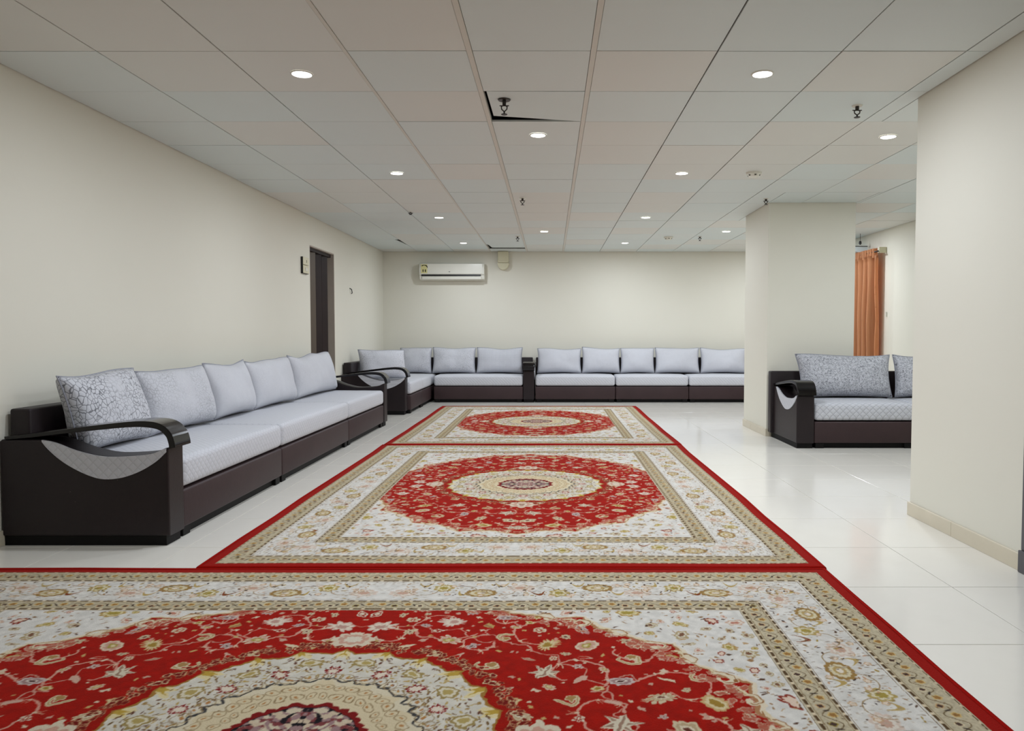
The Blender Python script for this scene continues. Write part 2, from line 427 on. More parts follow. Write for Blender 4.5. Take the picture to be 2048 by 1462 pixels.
for x, side in ((LXa, 'left'), (LXb, 'right')):
    for y, t in ((3.985, 'largest, nearest the camera'), (6.405, 'second from the camera'), (8.81, 'third from the camera'), (11.25, 'farthest, close to the back wall')):
        downlight(x, y, f'round white downlight in the {side} row over the rugs, {t}')
downlight(LXc, 5.19, 'large round downlight at the middle of the ceiling beyond the dropped panel')
downlight(LXc, 10.0, 'small round downlight at the middle of the ceiling near the back')
downlight(LXd, 5.23, 'large round downlight at the right, beside the near pillar')
downlight(LXd, 10.0, 'small round downlight just left of the far pillar top')
downlight(3.50, 11.25, 'round downlight near the back wall, hidden behind the far pillar')
downlight(3.50, 9.85, 'added round downlight brightening the curtain, unseen behind the far pillar')  # unseen lamp, added to brighten the curtain and its alcove
downlight(3.55, 6.4, 'round downlight hidden behind the near pillar')
downlight(LXa, 1.57, 'round downlight above the frame on the left side', watts=5)
downlight(LXb, 1.57, 'round downlight above the frame on the right side', watts=12)
downlight(LXc, 2.80, 'round downlight just above the frame in the middle')

# sprinklers and detectors
def sprinkler(x, y, drop, label, big=False):
    root = empty('sprinkler', (x, y, CEIL)); tag(root, label, 'sprinkler', 'ceiling sprinklers')
    s = drop/.075
    bm = bmesh.new(); cyl(bm, (0, 0, -.002), .030*min(1.3, s), .006, 18, .034*min(1.3, s)); done('escutcheon', bm, M['steel'] if big else M['white'], root)
    bm = bmesh.new(); cyl(bm, (0, 0, -.014*s), .011, .024*s, 10); done('stem', bm, M['steel'], root)
    for sg in (-1, 1):
        bm = bmesh.new()
        pts = [(0, 0, -.026*s), (sg*.017, 0, -.034*s), (sg*.015, 0, -.048*s), (0, 0, -.060*s)]
        for a, b in zip(pts, pts[1:]):
            a, b = Vector(a), Vector(b); m = (a+b)/2; q = (b-a).to_track_quat('Z', 'Y').to_matrix().to_4x4()
            bmesh.ops.create_cone(bm, cap_ends=True, segments=6, radius1=.0035, radius2=.0035, depth=(b-a).length*1.1, matrix=Matrix.Translation(m) @ q)
        done('frame_arm', bm, M['steel'], root)
    bm = bmesh.new(); cyl(bm, (0, 0, -.066*s), .005, .014*s, 8); cyl(bm, (0, 0, -.074*s), .018, .003, 16); done('deflector', bm, M['black'], root)
    bm = bmesh.new(); cyl(bm, (0, 0, -.030*s), .003, .055, 8, axis='X'); done('lever', bm, M['steel'], root)
sprinkler(-.271, 4.42, .085, 'large dark sprinkler head hanging from the shifted ceiling panel', True)
sprinkler(1.83, 4.53, .07, 'dark sprinkler head at the right, left of the near pillar')
sprinkler(-.283, 7.56, .07, 'small dark sprinkler at mid ceiling between the two light rows')
sprinkler(-.462, 10.5, .07, 'tiny sprinkler by the dark ceiling slot near the air conditioner')
sprinkler(2.083, 10.52, .06, 'tiny dark sprinkler near the back, left of the far pillar')
sprinkler(2.167, 7.60, .06, 'dark sprinkler right above the corner of the far pillar')
sprinkler(-1.565, 8.42, .03, 'tiny pale sprinkler cap left of the third left downlight')
def detector(x, y, label):
    root = empty('smoke_detector', (x, y, CEIL)); tag(root, label, 'smoke detector', 'smoke detectors')
    bm = bmesh.new(); cyl(bm, (0, 0, -.008), .062, .016, 28, .066); done('base', bm, M['white'], root)
    bm = bmesh.new(); cyl(bm, (0, 0, -.027), .042, .022, 28, .054); done('sensor_dome', bm, M['white'], root)
    for k in range(6):
        bm = bmesh.new(); box(bm, -.008, .008, -.004, .004, -.03, -.02)
        bmesh.ops.transform(bm, matrix=Matrix.Rotation(k*PI/3, 4, 'Z') @ Matrix.Translation((0, -.047, 0)), verts=bm.verts); done('vent_slot', bm, M['cross'], root)
detector(1.715, 6.38, 'white round smoke detector between the far pillar and the second right downlight')
detector(1.652, 10.57, 'tiny white smoke detector near the back wall on the right')

# ------------------------------------------------------------------ sofas
DP = .85          # depth; local frame: back at y=0, front at y=-.85, x along the length
def Yf(s): return -s
def arm(root, x0, x1, outer, T=Matrix.Identity(4)):
    """outer = -1 when the outside is towards x0, +1 towards x1"""
    up = spline([(.22, .54), (.287, .526), (.386, .488), (.50, .46), (.60, .455), (.76, .468), (.835, .497)], 4)
    pts = [(0, .05), (0, .53), (.012, .54)] + list(up) + [(.846, .497), (.85, .49), (.85, .05)]
    bm = bmesh.new(); prism(bm, [(Yf(s), z) for s, z in pts], x0, x1, .010)
    bmesh.ops.transform(bm, matrix=T, verts=bm.verts); a = done('arm', bm, M['leather'], root)
    bm = bmesh.new(); box(bm, x0+.01, x1-.01, -DP+.02, -.01, 0, .05); bmesh.ops.transform(bm, matrix=T, verts=bm.verts); done('arm_plinth', bm, M['plinth'], root)
    lo = spline([(.215, .538), (.25, .495), (.31, .440), (.38, .395), (.46, .358), (.53, .342), (.62, .350), (.71, .382), (.79, .430), (.842, .478)], 4)
    cres = list(up)[:-1] + [(.842, .497)] + list(lo)[::-1][:-1]
    xo = x0 if outer < 0 else x1
    bm = bmesh.new(); prism(bm, [(Yf(s), z-.001) for s, z in cres], xo-.006, xo+.006, .0)
    bmesh.ops.transform(bm, matrix=T, verts=bm.verts); o = done('fabric_insert', bm, M['insert'], a); o['label'] = 'silver quilted crescent set in the arm'
    # curved lacquered plank
    top = spline([(.03, .556), (.17, .572), (.40, .602), (.62, .628), (.74, .634), (.82, .618), (.868, .575), (.885, .530), (.889, .500)], 5)
    n = len(top); P = [Vector((Yf(s), z)) for s, z in top]; th = [.016+.016*min(1, i/(n*.5)) for i in range(n)]
    inner = []
    for i in range(n):
        t = (P[min(i+1, n-1)]-P[max(i-1, 0)]).normalized(); nr = Vector((t.y, -t.x))
        if nr.y > 0 and i < n*.6: nr = -nr
        if i >= n*.6 and nr.x < 0: nr = -nr
        inner.append(P[i]+nr*th[i])
    bm = bmesh.new(); prism(bm, [tuple(p) for p in P]+[tuple(p) for p in inner[::-1]], x0-.004, x1+.004, .004)
    bmesh.ops.transform(bm, matrix=T, verts=bm.verts); o = done('armrest', bm, M['wood'], a); o['label'] = 'curved glossy black wooden armrest'
def softbox(bm, x0, x1, y0, y1, z0, z1, r=.035, crown=.012, nx=None):
    """upholstered block, crowned top"""
    box(bm, x0, x1, y0, y1, z0, z1, bev=r, seg=4)
    ln = [e for e in bm.edges if abs(e.verts[0].co.x-e.verts[1].co.x) > .2]
    k = nx or max(3, int((x1-x0)/.12))
    bmesh.ops.subdivide_edges(bm, edges=ln, cuts=k, use_grid_fill=True)
    ln = [e for e in bm.edges if abs(e.verts[0].co.y-e.verts[1].co.y) > .2]
    bmesh.ops.subdivide_edges(bm, edges=ln, cuts=6, use_grid_fill=True)
    for v in bm.verts:
        if v.co.z > (z0+z1)/2:
            u = (v.co.x-x0)/(x1-x0)*2-1; q = (v.co.y-y0)/(y1-y0)*2-1
            v.co.z += crown*(1-u**4)*(1-q**4) + .004*noise.noise(v.co*5)
def module(root, x0, x1, seat_mat, T=Matrix.Identity(4), y_front=-DP, y_back=-.12, feet=True):
    bm = bmesh.new(); box(bm, x0+.003, x1-.003, y_front+.008, y_back, .05, .252, bev=.014, seg=3)
    bmesh.ops.transform(bm, matrix=T, verts=bm.verts); bs = done('base', bm, M['leather_base'], root, True)
    bm = bmesh.new(); box(bm, x0+.03, x1-.03, y_front+.045, y_back, .0, .05); bmesh.ops.transform(bm, matrix=T, verts=bm.verts); done('plinth', bm, M['plinth'], root)
    for xx in (x0+.02, x1-.10):
        bm = bmesh.new(); box(bm, xx, xx+.08, y_front+.02, y_front+.06, .0, .052, bev=.004); bmesh.ops.transform(bm, matrix=T, verts=bm.verts); done('foot', bm, M['plinth'], bs)
    bm = bmesh.new(); softbox(bm, x0+.006, x1-.006, y_front+.004, y_back-.03, .262, .422)
    bmesh.ops.transform(bm, matrix=T, verts=bm.verts); done('seat_cushion', bm, seat_mat, root, True)
def backframe(root, x0, x1, T=Matrix.Identity(4)):
    bm = bmesh.new(); box(bm, x0, x1, -.12, -.015, .05, .69, bev=.012, seg=3); bmesh.ops.transform(bm, matrix=T, verts=bm.verts); done('backrest', bm, M['leather'], root, True)

def cushion(w, h, t, mat, seed, loc, rz, lean, roll=0, label='', group='', skew=0):
    w = w*.985
    """puffy pillow with pinched corners; local x width, y thickness, z height"""
    nu, nv = 34, 22; bm = bmesh.new(); rnd = random.Random(seed); off = Vector((seed*3.1, seed*1.7, 0))
    def prof(u, v):
        a = (1-abs(u)**2.6)*(1-abs(v)**2.6)
        return max(0, a)**.42
    grid = {}
    for side in (-1, 1):
        for i in range(nu+1):
            for j in range(nv+1):
                u = -1+2*i/nu; v = -1+2*j/nv
                if (i in (0, nu) or j in (0, nv)) and side == 1: grid[side, i, j] = grid[-1, i, j]; continue
                pin = 1-.055*(1-abs(v)**2)*(1 if abs(u) > .6 else 0)*((abs(u)-.6)/.4 if abs(u) > .6 else 0)
                pinv = 1-.06*(1-abs(u)**2)*((abs(v)-.5)/.5 if abs(v) > .5 else 0)
                x = u*w/2*pin; z = v*h/2*pinv + h/2
                y = side*t/2*prof(u, v)*(1.0-.22*v)
                wr = noise.noise(Vector((x*4, z*4, side*2))+off)*.020+noise.noise(Vector((x*11, z*11, side*2))+off)*.004
                edge = .5+.5*(1-prof(u, v))
                y += side*wr*(1 if prof(u, v) > .2 else .2)
                z += noise.noise(Vector((x*2.5, side, v))+off)*.030*(v+1)/2
                x += skew*(v+1)/2*(1-u)/2
                grid[side, i, j] = bm.verts.new((x, y, z))
    for side in (-1, 1):
        for i in range(nu):
            for j in range(nv):
                q = (grid[side, i, j], grid[side, i+1, j], grid[side, i+1, j+1], grid[side, i, j+1])
                bm.faces.new(q if side < 0 else q[::-1])
    rim = [(i, 0) for i in range(nu)]+[(nu, j) for j in range(nv)]+[(i, nv) for i in range(nu, 0, -1)]+[(0, j) for j in range(nv, 0, -1)]
    rimco = [grid[-1, i, j].co.copy() for i, j in rim]
    o = done('cushion', bm, mat, None, True)
    # piping round the seam
    bm = bmesh.new(); n = len(rimco); rr = .0045; rings = []
    for k in range(n):
        tn = (rimco[(k+1) % n]-rimco[k-1]).normalized(); a = Vector((0, 1, 0)); b = tn.cross(a).normalized()
        rings.append([bm.verts.new(rimco[k]+rr*(a*math.cos(c*PI/2.5)+b*math.sin(c*PI/2.5))) for c in range(5)])
    for k in range(n):
        A, B = rings[k], rings[(k+1) % n]
        for c in range(5): bm.faces.new((A[c], A[(c+1) % 5], B[(c+1) % 5], B[c]))
    done('piping', bm, M['piping'], o, True)
    o.location = loc; o.rotation_euler = (lean, roll, rz)
    tag(o, label, 'cushion', group); return o

# sofa along the left wall
A = empty('sofa', (XL+.003, 3.745, 0), PI/2)
tag(A, 'long brown leatherette sofa along the left wall with silver quilted seats and curved black armrests', 'sofa')
LA = 8.80-3.745
arm(A, 0, .16, -1); arm(A, LA-.16, LA, 1)
for a, b, m in ((.16, 5.36-3.745, 'quilt_fine'), (5.36-3.745, 7.14-3.745, 'quilt_fine'), (7.14-3.745, LA-.16, 'quilt_fine')): module(A, a, b, M[m])
backframe(A, .06, LA-.06)
gA = 'silver back cushions on the left wall sofa'
cz = .442
for k, (a, b, m, lab) in enumerate([
        (3.915, 4.59, 'crackle', 'wrinkled silver cushion with dark crackle lines behind the near armrest of the left sofa'),
        (4.592, 5.49, 'cloud', 'wide pale silver cushion second from the near end of the left sofa'),
        (5.492, 6.23, 'soft', 'narrow pale silver cushion third from the near end of the left sofa'),
        (6.232, 7.25, 'soft', 'smooth silver cushion fourth from the near end of the left sofa'),
        (7.252, 8.62, 'soft', 'wide smooth silver cushion at the far end of the left sofa below the dark door')]):
    cushion(b-a, .415 + (.01 if k in (0, 4) else 0), .21, M[m], k+1, (XL+.300, (a+b)/2, cz), PI/2, -.19, 0, lab, gA, skew=-.05 if k == 0 else 0)

# corner sectional
B = empty('corner_sofa', (XL+.003, 9.90, 0), 0)
tag(B, 'L-shaped brown leatherette corner sofa filling the back left corner under the air conditioner', 'sofa')
R90 = Matrix.Rotation(PI/2, 4, 'Z')      # side run: local x -> +Y
SX = (-1.88-XL)/DP
Ts = R90
arm(B, 0, .16, -1, Ts)
fr = -(-1.88-XL)
module(B, .16, 1.09, M['quilt_fine'], Ts, y_front=fr); module(B, 1.09, 2.53, M['quilt_fine'], Ts, y_front=fr)
backframe(B, .06, 2.53, Ts)
Tb = Matrix.Translation((0, YB-9.90-.003, 0))   # row: along +x, back to the back wall
ro = (-1.86-XL)
def row_T(x): return Matrix.Translation((x, YB-9.90-.003, 0))
FR = -(YB-11.70)
module(B, ro+.02, -.435-XL, M['quilt_fine'], Tb, y_front=FR)
backframe(B, .14, -.30-XL, Tb)
S = Matrix.Diagonal((1, .75/.85, 1, 1))
arm(B, -.435-XL, -.262-XL, 1, Tb @ S)
gB = 'silver cushions on the corner sofa'
cushion(.70, .41, .22, M['cloud'], 11, (-2.335, 10.47, cz), .62, -.20, 0, 'puffy silver cushion leaning at the near arm of the corner sofa against the left wall', gB)
rows = [(-2.46, -1.935, 'speckle_lo', 'square mottled silver cushion in the very corner of the corner sofa'),
        (-1.93, -1.217, 'cloud', 'pale silver cushion on the back run of the corner sofa, left of the ribbed one'),
        (-1.213, -.452, 'ribbed', 'silver cushion with fine ribbed squares at the right end of the corner sofa')]
M['speckle_lo'] = M['cloud']
for k, (a, b, m, lab) in enumerate(rows):
    cushion(b-a, .415, .19, M[m], 12+k, ((a+b)/2, YB-.30, cz), 0, -.18, 0, lab, gB)

# straight sofa on the back wall
Cx = -.255
Cs = empty('sofa', (Cx, YB-.003, 0)); tag(Cs, 'armless-ended brown sofa with silver seats along the back wall behind the pillar', 'sofa')
m0 = [0, 1.019-Cx, 2.167-Cx, 3.30-Cx]
m0 = [0.01, 1.27, 2.42, 3.56]
for a, b in zip(m0, m0[1:]): module(Cs, a, b, M['quilt_fine'], y_front=FR)
backframe(Cs, .01, 3.56); arm(Cs, 3.565, 3.73, 1, S)
gC = 'silver cushions on the back wall sofa'
for k, (a, b, lab) in enumerate([(-.225, .503, 'leftmost smooth silver cushion on the straight back wall sofa'), (.505, 1.13, 'second smooth silver cushion from the left on the back wall sofa'),
        (1.132, 1.69, 'narrowest silver cushion in the middle of the back wall sofa'), (1.692, 2.425, 'silver cushion second from the far pillar on the back wall sofa'),
        (2.428, 3.20, 'silver cushion partly hidden behind the far pillar on the back wall sofa')]):
    cushion(b-a, .40+.012*(k % 2), .19, M['soft'], 20+k, ((a+b)/2, YB-.30, cz), 0, -.18, 0, lab, gC)

# sofa in front of the far pillar
D = empty('sofa', (2.30, 7.82, 0)); tag(D, 'brown leatherette sofa with silver diamond quilted seat standing against the far pillar on the right', 'sofa')
LD = 4.34-2.30
arm(D, 0, .165, -1); arm(D, LD-.165, LD, 1)
module(D, .165, 1.12, M['quilt']); module(D, 1.12, LD-.165, M['quilt']); backframe(D, -.03, LD-.06)
gD = 'speckled silver cushions on the pillar sofa'
cushion(.93, .435, .21, M['speckle'], 31, (2.965, 7.82-.335, cz), 0, -.18, 0, 'wide speckled silver cushion beside the left arm of the pillar sofa', gD, skew=-.04)
cushion(.71, .435, .21, M['speckle'], 32, (3.80, 7.82-.335, cz), 0, -.18, 0, 'speckled silver cushion cut off by the near pillar on the pillar sofa', gD)

# ------------------------------------------------------------------ rugs
CR = .001                        # canvas: one quarter of the rug, 1 mm per cell; the other three are its mirror images
HU, HV = 1.92, 1.43
NU, NV = int(HU/CR), int(HV/CR)
cv = np.zeros((NV, NU, 3), np.float32)
uu = (np.arange(NU)+.5)*CR; vv = (np.arange(NV)+.5)*CR
U, V = np.meshgrid(uu, vv)
def C(*c): return np.array(c, np.float32)
WHITE, BEIGE, REDC, CREAM, TAN, PINK, GREY, OLIVE, DARK = C(212, 208, 200), C(186, 174, 146), C(152, 14, 0), C(208, 198, 174), C(158, 124, 76), C(196, 150, 134), C(168, 152, 144), C(158, 140, 66), C(56, 42, 36)
def vn(scale, seed):
    """smooth value noise on the canvas"""
    r = np.random.default_rng(seed); gw, gh = int(HU/scale)+3, int(HV/scale)+3
    g = r.random((gh, gw)); a = U/scale; b = V/scale; i = a.astype(int); j = b.astype(int); fa = a-i; fb = b-j
    fa = fa*fa*(3-2*fa); fb = fb*fb*(3-2*fb)
    return ((g[j, i]*(1-fa)+g[j, i+1]*fa)*(1-fb)+(g[j+1, i]*(1-fa)+g[j+1, i+1]*fa)*fb).astype(np.float32)
e = np.minimum(HU-U, HV-V); along = np.where(HU-U < HV-V, V, U)
cv[:] = WHITE
n1 = vn(.02, 1); n2 = vn(.006, 2)
cv *= (.94+.1*n1)[..., None]
b1 = (e >= .055) & (e < .175); b2 = (e >= .41) & (e < .51)
cv[b1] = BEIGE; cv[b2] = BEIGE
cv[b1 | b2] *= (.9+.16*n2[b1 | b2])[..., None]
band = {'outer': (.055, .175), 'white': (.175, .41), 'inner': (.41, .51)}
for e0, wd in ((.062, .004), (.168, .010), (.414, .008), (.500, .010)):
    d = (np.abs(e-e0) < wd/2) & ((along % .046) < .032); cv[d] = C(84, 64, 40)
    d = (np.abs(e-e0) < wd/2) & ((along % .046) >= .032); cv[d] = C(214, 196, 164)
for e0 in (.158, .182, .405, .424, .490, .512):
    d = np.abs(e-e0) < .0014; cv[d] = C(120, 96, 60)
# scalloped red field and medallion masks
th = np.arctan2(V/1.03, U/1.36); rho = np.sqrt((U/1.36)**2+(V/1.03)**2)
scal = 1-.055*np.abs(np.sin(th*10))**.7+.012*(vn(.03, 3)-.5)
redm = (rho < scal) & (e > .515)
rim = (rho < scal+.022) & ~redm & (e > .515)
rim2 = (rho < scal+.010) & ~redm & (e > .515)
cv[rim] = C(216, 202, 176); cv[rim2] = C(166, 120, 82)
cv[redm] = REDC*(1.0)
cv[redm] *= (.93+.14*n1[redm])[..., None]
rm = np.sqrt(U**2+V**2); tm = np.arctan2(V, U)
ms = .56*(1-.055*np.abs(np.sin(tm*12))**.6)+.008*(vn(.02, 4)-.5)
med = rm < ms
pend = ((U-.66)/.10)**2+((V)/.075)**2 < 1
pend |= ((V-.63)/.07)**2+((U)/.10)**2 < 1
def win(cu, cv_, R):
    i0, i1_ = max(0, int((cu-R)/CR)), min(NU, int((cu+R)/CR)+1); a0, a1 = max(0, int((cv_-R)/CR)), min(NV, int((cv_+R)/CR)+1)
    if i0 >= i1_ or a0 >= a1: return None
    return slice(a0, a1), slice(i0, i1_)
LIM = None
def put(s, mask, col, k=1.0):
    if LIM is not None: mask = mask & LIM[s]
    cv[s][mask] = cv[s][mask]*(1-k)+col*k
def loc_(s, cu, cv_, rot, sx=1, sy=1):
    a = U[s]-cu; b = V[s]-cv_; c, d = math.cos(rot), math.sin(rot)
    return (a*c+b*d)/sx, (-a*d+b*c)/sy
def petal(cu, cv_, R, n, cols, rot=0, depth=.3, sx=1, sy=1, p=1):
    s = win(cu, cv_, R*1.5*max(sx, sy))
    if s is None: return
    a, b = loc_(s, cu, cv_, rot, sx, sy); r = np.hypot(a, b); t = np.arctan2(b, a)
    w_ = R*(1-depth+depth*np.abs(np.cos(t*n/2))**p)
    for f, c in zip((1, .72, .45, .25), cols):
        if c is not None: put(s, r < w_*f, c)
def leaf(cu, cv_, L, W, rot, col, vein=None, bend=0):
    s = win(cu, cv_, L*1.1)
    if s is None: return
    a, b = loc_(s, cu, cv_, rot); b = b-bend*(a*a)/L
    h = W*np.clip(1-(a/L)**2, 0, 1); m = (np.abs(a) < L) & (np.abs(b) < h)
    put(s, m, col)
    if vein is not None: put(s, m & (np.abs(b) < h*.35), vein)
def curve(pts, wd, col):
    for p, q in zip(pts, pts[1:]):
        L = math.hypot(q[0]-p[0], q[1]-p[1]); n = max(1, int(L/(wd*.45)))
        for k in range(n):
            x = p[0]+(q[0]-p[0])*k/n; y = p[1]+(q[1]-p[1])*k/n; s = win(x, y, wd)
            if s is None: continue
            put(s, (U[s]-x)**2+(V[s]-y)**2 < (wd/2)**2, col)
def spiral(cu, cv_, r0, a0, turns, sgn=1, shrink=.35):
    n = 40
    return [(cu+r0*(1-(1-shrink)*k/n)*math.cos(a0+sgn*turns*2*PI*k/n), cv_+r0*(1-(1-shrink)*k/n)*math.sin(a0+sgn*turns*2*PI*k/n)) for k in range(n+1)]
R_ = random.Random(11)
# --- border ornament
def at_e(t, e0, side):
    return (t, HV-e0) if side == 0 else (HU-e0, t)
for side, Lm in ((0, HU), (1, HV)):
    mit = lambda e0: Lm-e0
    for t0 in np.arange(0, Lm-.06, .10):                     # outer narrow border
        for (ec, amp) in ((.115, .024), (.458, .020)):
            if t0 > mit(ec)-.03: continue
            pts = [at_e(t0+q*.1/10, ec+amp*math.sin(2*PI*q/10), side) for q in range(11)]
            curve(pts, .003, C(96, 78, 50))
            fx, fy = at_e(t0+.025, ec-amp*.4, side); petal(fx, fy, .016, 5, (C(206, 176, 110), C(150, 110, 60)), R_.random()*6)
            fx, fy = at_e(t0+.075, ec+amp*.4, side); petal(fx, fy, .014, 4, (R_.choice([C(216, 198, 160), OLIVE, C(200, 160, 110)]), DARK*1.3), R_.random()*6)
            fx, fy = at_e(t0+.05, ec, side); leaf(fx, fy, .013, .0035, R_.random()*6, C(50, 40, 34))
            for q in range(4):
                fx, fy = at_e(t0+R_.random()*.1, ec+R_.uniform(-.035, .035), side); leaf(fx, fy, .006, .0022, R_.random()*6, C(110, 86, 56))
    k = 0
    for t0 in np.arange(.08, Lm-.16, .16):                   # white main border
        ec = .292; k += 1
        if t0 > mit(ec)-.02: continue
        fx, fy = at_e(t0, ec+(.03 if k % 2 else -.03), side)
        ro_ = 0 if side == 0 else PI/2
        if k % 3 == 0: petal(fx, fy, .062, 12, (C(150, 118, 66), C(206, 194, 160), C(176, 150, 96), C(220, 208, 190)), ro_, .12, 1.1, .75)
        elif k % 3 == 1: petal(fx, fy, .055, 9, (C(206, 186, 170), C(216, 206, 192), C(190, 156, 136)), ro_, .25, 1.1, .8)
        else: petal(fx, fy, .045, 7, (C(172, 150, 88), C(214, 204, 172), OLIVE), ro_, .3)
        curve([at_e(t0+.08+.06*math.cos(a), ec+.055*math.sin(a)*(1 if k % 2 else -1), side) for a in np.linspace(-.4, 3.4, 16)], .0035, C(140, 112, 70))
        fx, fy = at_e(t0+.08, ec-(.05 if k % 2 else -.05), side); leaf(fx, fy, .04, .010, ro_+R_.uniform(-.5, .5), C(130, 84, 40) if k % 4 == 0 else C(176, 150, 90), C(120, 40, 24) if k % 4 == 0 else None, 2)
        for q in range(16):
            fx, fy = at_e(t0+R_.random()*.16, ec+R_.uniform(-.1, .1), side)
            leaf(fx, fy, R_.uniform(.005, .013), R_.uniform(.002, .005), R_.random()*6, R_.choice([C(86, 64, 48), C(146, 112, 74), C(190, 150, 120), C(160, 132, 60), C(60, 48, 44)]))
        for q in range(3):
            fx, fy = at_e(t0+R_.random()*.16, ec+R_.uniform(-.09, .09), side); petal(fx, fy, .014, 5, (C(186, 150, 110), C(218, 200, 180)), R_.random()*6)
for q in range(5200):
    a, b = R_.uniform(0, HU-.06), R_.uniform(0, HV-.06)
    if not (.185 < min(HU-a, HV-b) < .40): continue
    leaf(a, b, R_.uniform(.004, .010), R_.uniform(.0012, .0026), R_.uniform(-.4, .4), R_.choice([C(150, 138, 122), C(176, 164, 146), C(120, 100, 80), C(186, 170, 150)]))
# --- corner (spandrel) ornament on white
LIM = (e > .52) & ~(rho < scal+.03)
spots = []
for q in range(900):
    a, b = R_.uniform(0, HU-.52), R_.uniform(0, HV-.52); Rr = R_.choice([.05, .034, .022, .016])
    if math.hypot(a/1.36, b/1.03) < 1.0+Rr*.6: continue
    if any(math.hypot(a-x, b-y) < (Rr+r)*1.1 for x, y, r in spots): continue
    spots.append((a, b, Rr))
    col = R_.choice([(C(170, 140, 78), C(208, 194, 150), OLIVE), (C(196, 164, 142), C(218, 206, 190), C(180, 120, 100)), (C(170, 150, 110), C(206, 198, 176), C(120, 84, 60)), (C(132, 50, 36), C(214, 190, 170), None)])
    petal(a, b, Rr, R_.choice([6, 8, 10]), col, R_.random()*6, .28, 1, R_.uniform(.6, 1))
for q in range(700):
    leaf(R_.uniform(0, HU-.52), R_.uniform(0, HV-.52), R_.uniform(.005, .012), R_.uniform(.002, .005), R_.random()*6, R_.choice([C(86, 60, 44), C(150, 116, 80), C(180, 150, 110)]))
# --- arabesque on red
LIM = redm & ~(rm < ms+.012)
VINE = C(198, 142, 124)
cents = [(.30, .78, .15), (.66, .68, .15), (.95, .55, .13), (.75, .38, .13), (1.08, .28, .13), (.12, .70, .09), (.52, .84, .06), (1.12, .08, .08), (.85, .14, .12), (.45, .60, .08)]
for k, (a, b, r) in enumerate(cents):
    a0 = R_.random()*6; sg = 1 if k % 2 else -1
    pts = spiral(a, b, r, a0, .85, sg); curve(pts, .009, VINE)
    pts2 = spiral(a+r*1.5*math.cos(a0), b+r*1.5*math.sin(a0), r*.5, a0+PI, .35, -sg); curve(pts2, .006, VINE*.95)
    for q in (6, 15, 24, 32):
        x, y = pts[q]; leaf(x, y, .022, .008, R_.random()*6, C(206, 178, 150), None, 8)
for k in range(11):
    t = k/10*PI/2; a, b = .80*math.cos(t)*1.1, .80*math.sin(t)*.95
    t2 = (k+1)/10*PI/2; curve([(a, b), ((a+.80*1.1*math.cos(t2))/2*1.06, (b+.80*.95*math.sin(t2))/2*1.04), (.80*1.1*math.cos(t2), .80*.95*math.sin(t2))], .006, VINE*.97)
spots = []
pal = [(C(196, 180, 148), C(176, 154, 120), C(210, 196, 170), C(96, 50, 36)), (C(196, 170, 156), C(160, 130, 122), C(206, 190, 178), C(120, 60, 50)),
       (C(190, 160, 110), C(206, 190, 150), C(150, 120, 50), None), (C(208, 198, 176), C(140, 20, 10), C(208, 196, 172), None), (C(190, 172, 164), C(150, 120, 116), C(204, 188, 176), C(80, 50, 46)), (C(206, 188, 162), C(186, 164, 132), C(160, 60, 44), C(210, 196, 170)), (C(200, 176, 160), C(212, 198, 178), C(176, 140, 126), None),
       (C(206, 186, 160), C(190, 150, 130), OLIVE, C(206, 190, 150))]
for q in range(6000):
    big = q < 700
    Rr = R_.choice([.060, .052, .044]) if big else (R_.choice([.030, .024, .019]) if q < 3000 else R_.choice([.013, .010, .008]))
    a, b = R_.uniform(0, 1.36), R_.uniform(0, .92)
    rh = math.hypot(a/1.36, b/1.03)
    if rh > .97-Rr*.7 or math.hypot(a, b) < .57+Rr or b > HV-.52-Rr*.8: continue
    gap = 1.55 if big else (1.4 if q < 3000 else 1.45)
    if any(math.hypot(a-x, b-y) < (Rr+r)*gap for x, y, r in spots): continue
    spots.append((a, b, Rr)); ro_ = R_.random()*6
    if big:
        ty = R_.random()
        if ty < .65: petal(a, b, Rr, R_.choice([8, 10, 12, 14]), R_.choice(pal), ro_, R_.choice([.18, .3, .45]), 1.15, R_.uniform(.6, .95))
        elif ty < .85:                                      # curled split leaf
            curve(spiral(a, b, Rr*.8, ro_, .6), .016, C(200, 184, 150)); curve(spiral(a, b, Rr*.8, ro_, .6), .005, C(168, 140, 96))
            petal(a, b, Rr*.4, 5, (C(206, 190, 160), TAN), ro_)
        else:
            for z in range(3): leaf(a, b, Rr, Rr*.28, ro_+z*PI/3, C(204, 192, 168), C(150, 120, 100))
    elif q < 3000:
        if R_.random() < .6: petal(a, b, Rr, R_.choice([5, 6, 8]), R_.choice(pal), ro_, .35, 1.1, .85)
        else: leaf(a, b, Rr*1.3, Rr*.45, ro_, R_.choice([C(206, 190, 160), C(196, 160, 140), C(180, 150, 90)]), R_.choice([None, C(150, 110, 80)]), R_.choice([0, 8, -8]))
    else: petal(a, b, Rr, 4, (R_.choice([C(206, 186, 160), C(190, 150, 130), C(186, 156, 100)]),), ro_, .4)
for q in range(260):                                        # small blossoms following the scalloped edge
    t = R_.random()*PI/2; rr_ = R_.uniform(.90, .975); a, b = 1.36*rr_*math.cos(t), 1.03*rr_*math.sin(t)
    petal(a, b, R_.uniform(.008, .020), R_.choice([4, 5, 6]), (R_.choice([C(196, 160, 140), C(206, 190, 160), C(170, 110, 90)]), C(170, 90, 70)), R_.random()*6, .35)
for q in range(170):
    t = R_.random()*PI/2; rr_ = R_.uniform(.575, .625); petal(rr_*math.cos(t), rr_*math.sin(t), R_.uniform(.007, .016), 5, (R_.choice([C(186, 150, 110), C(150, 90, 60), C(200, 180, 140)]), C(110, 20, 12)), R_.random()*6, .3)
LIM = None
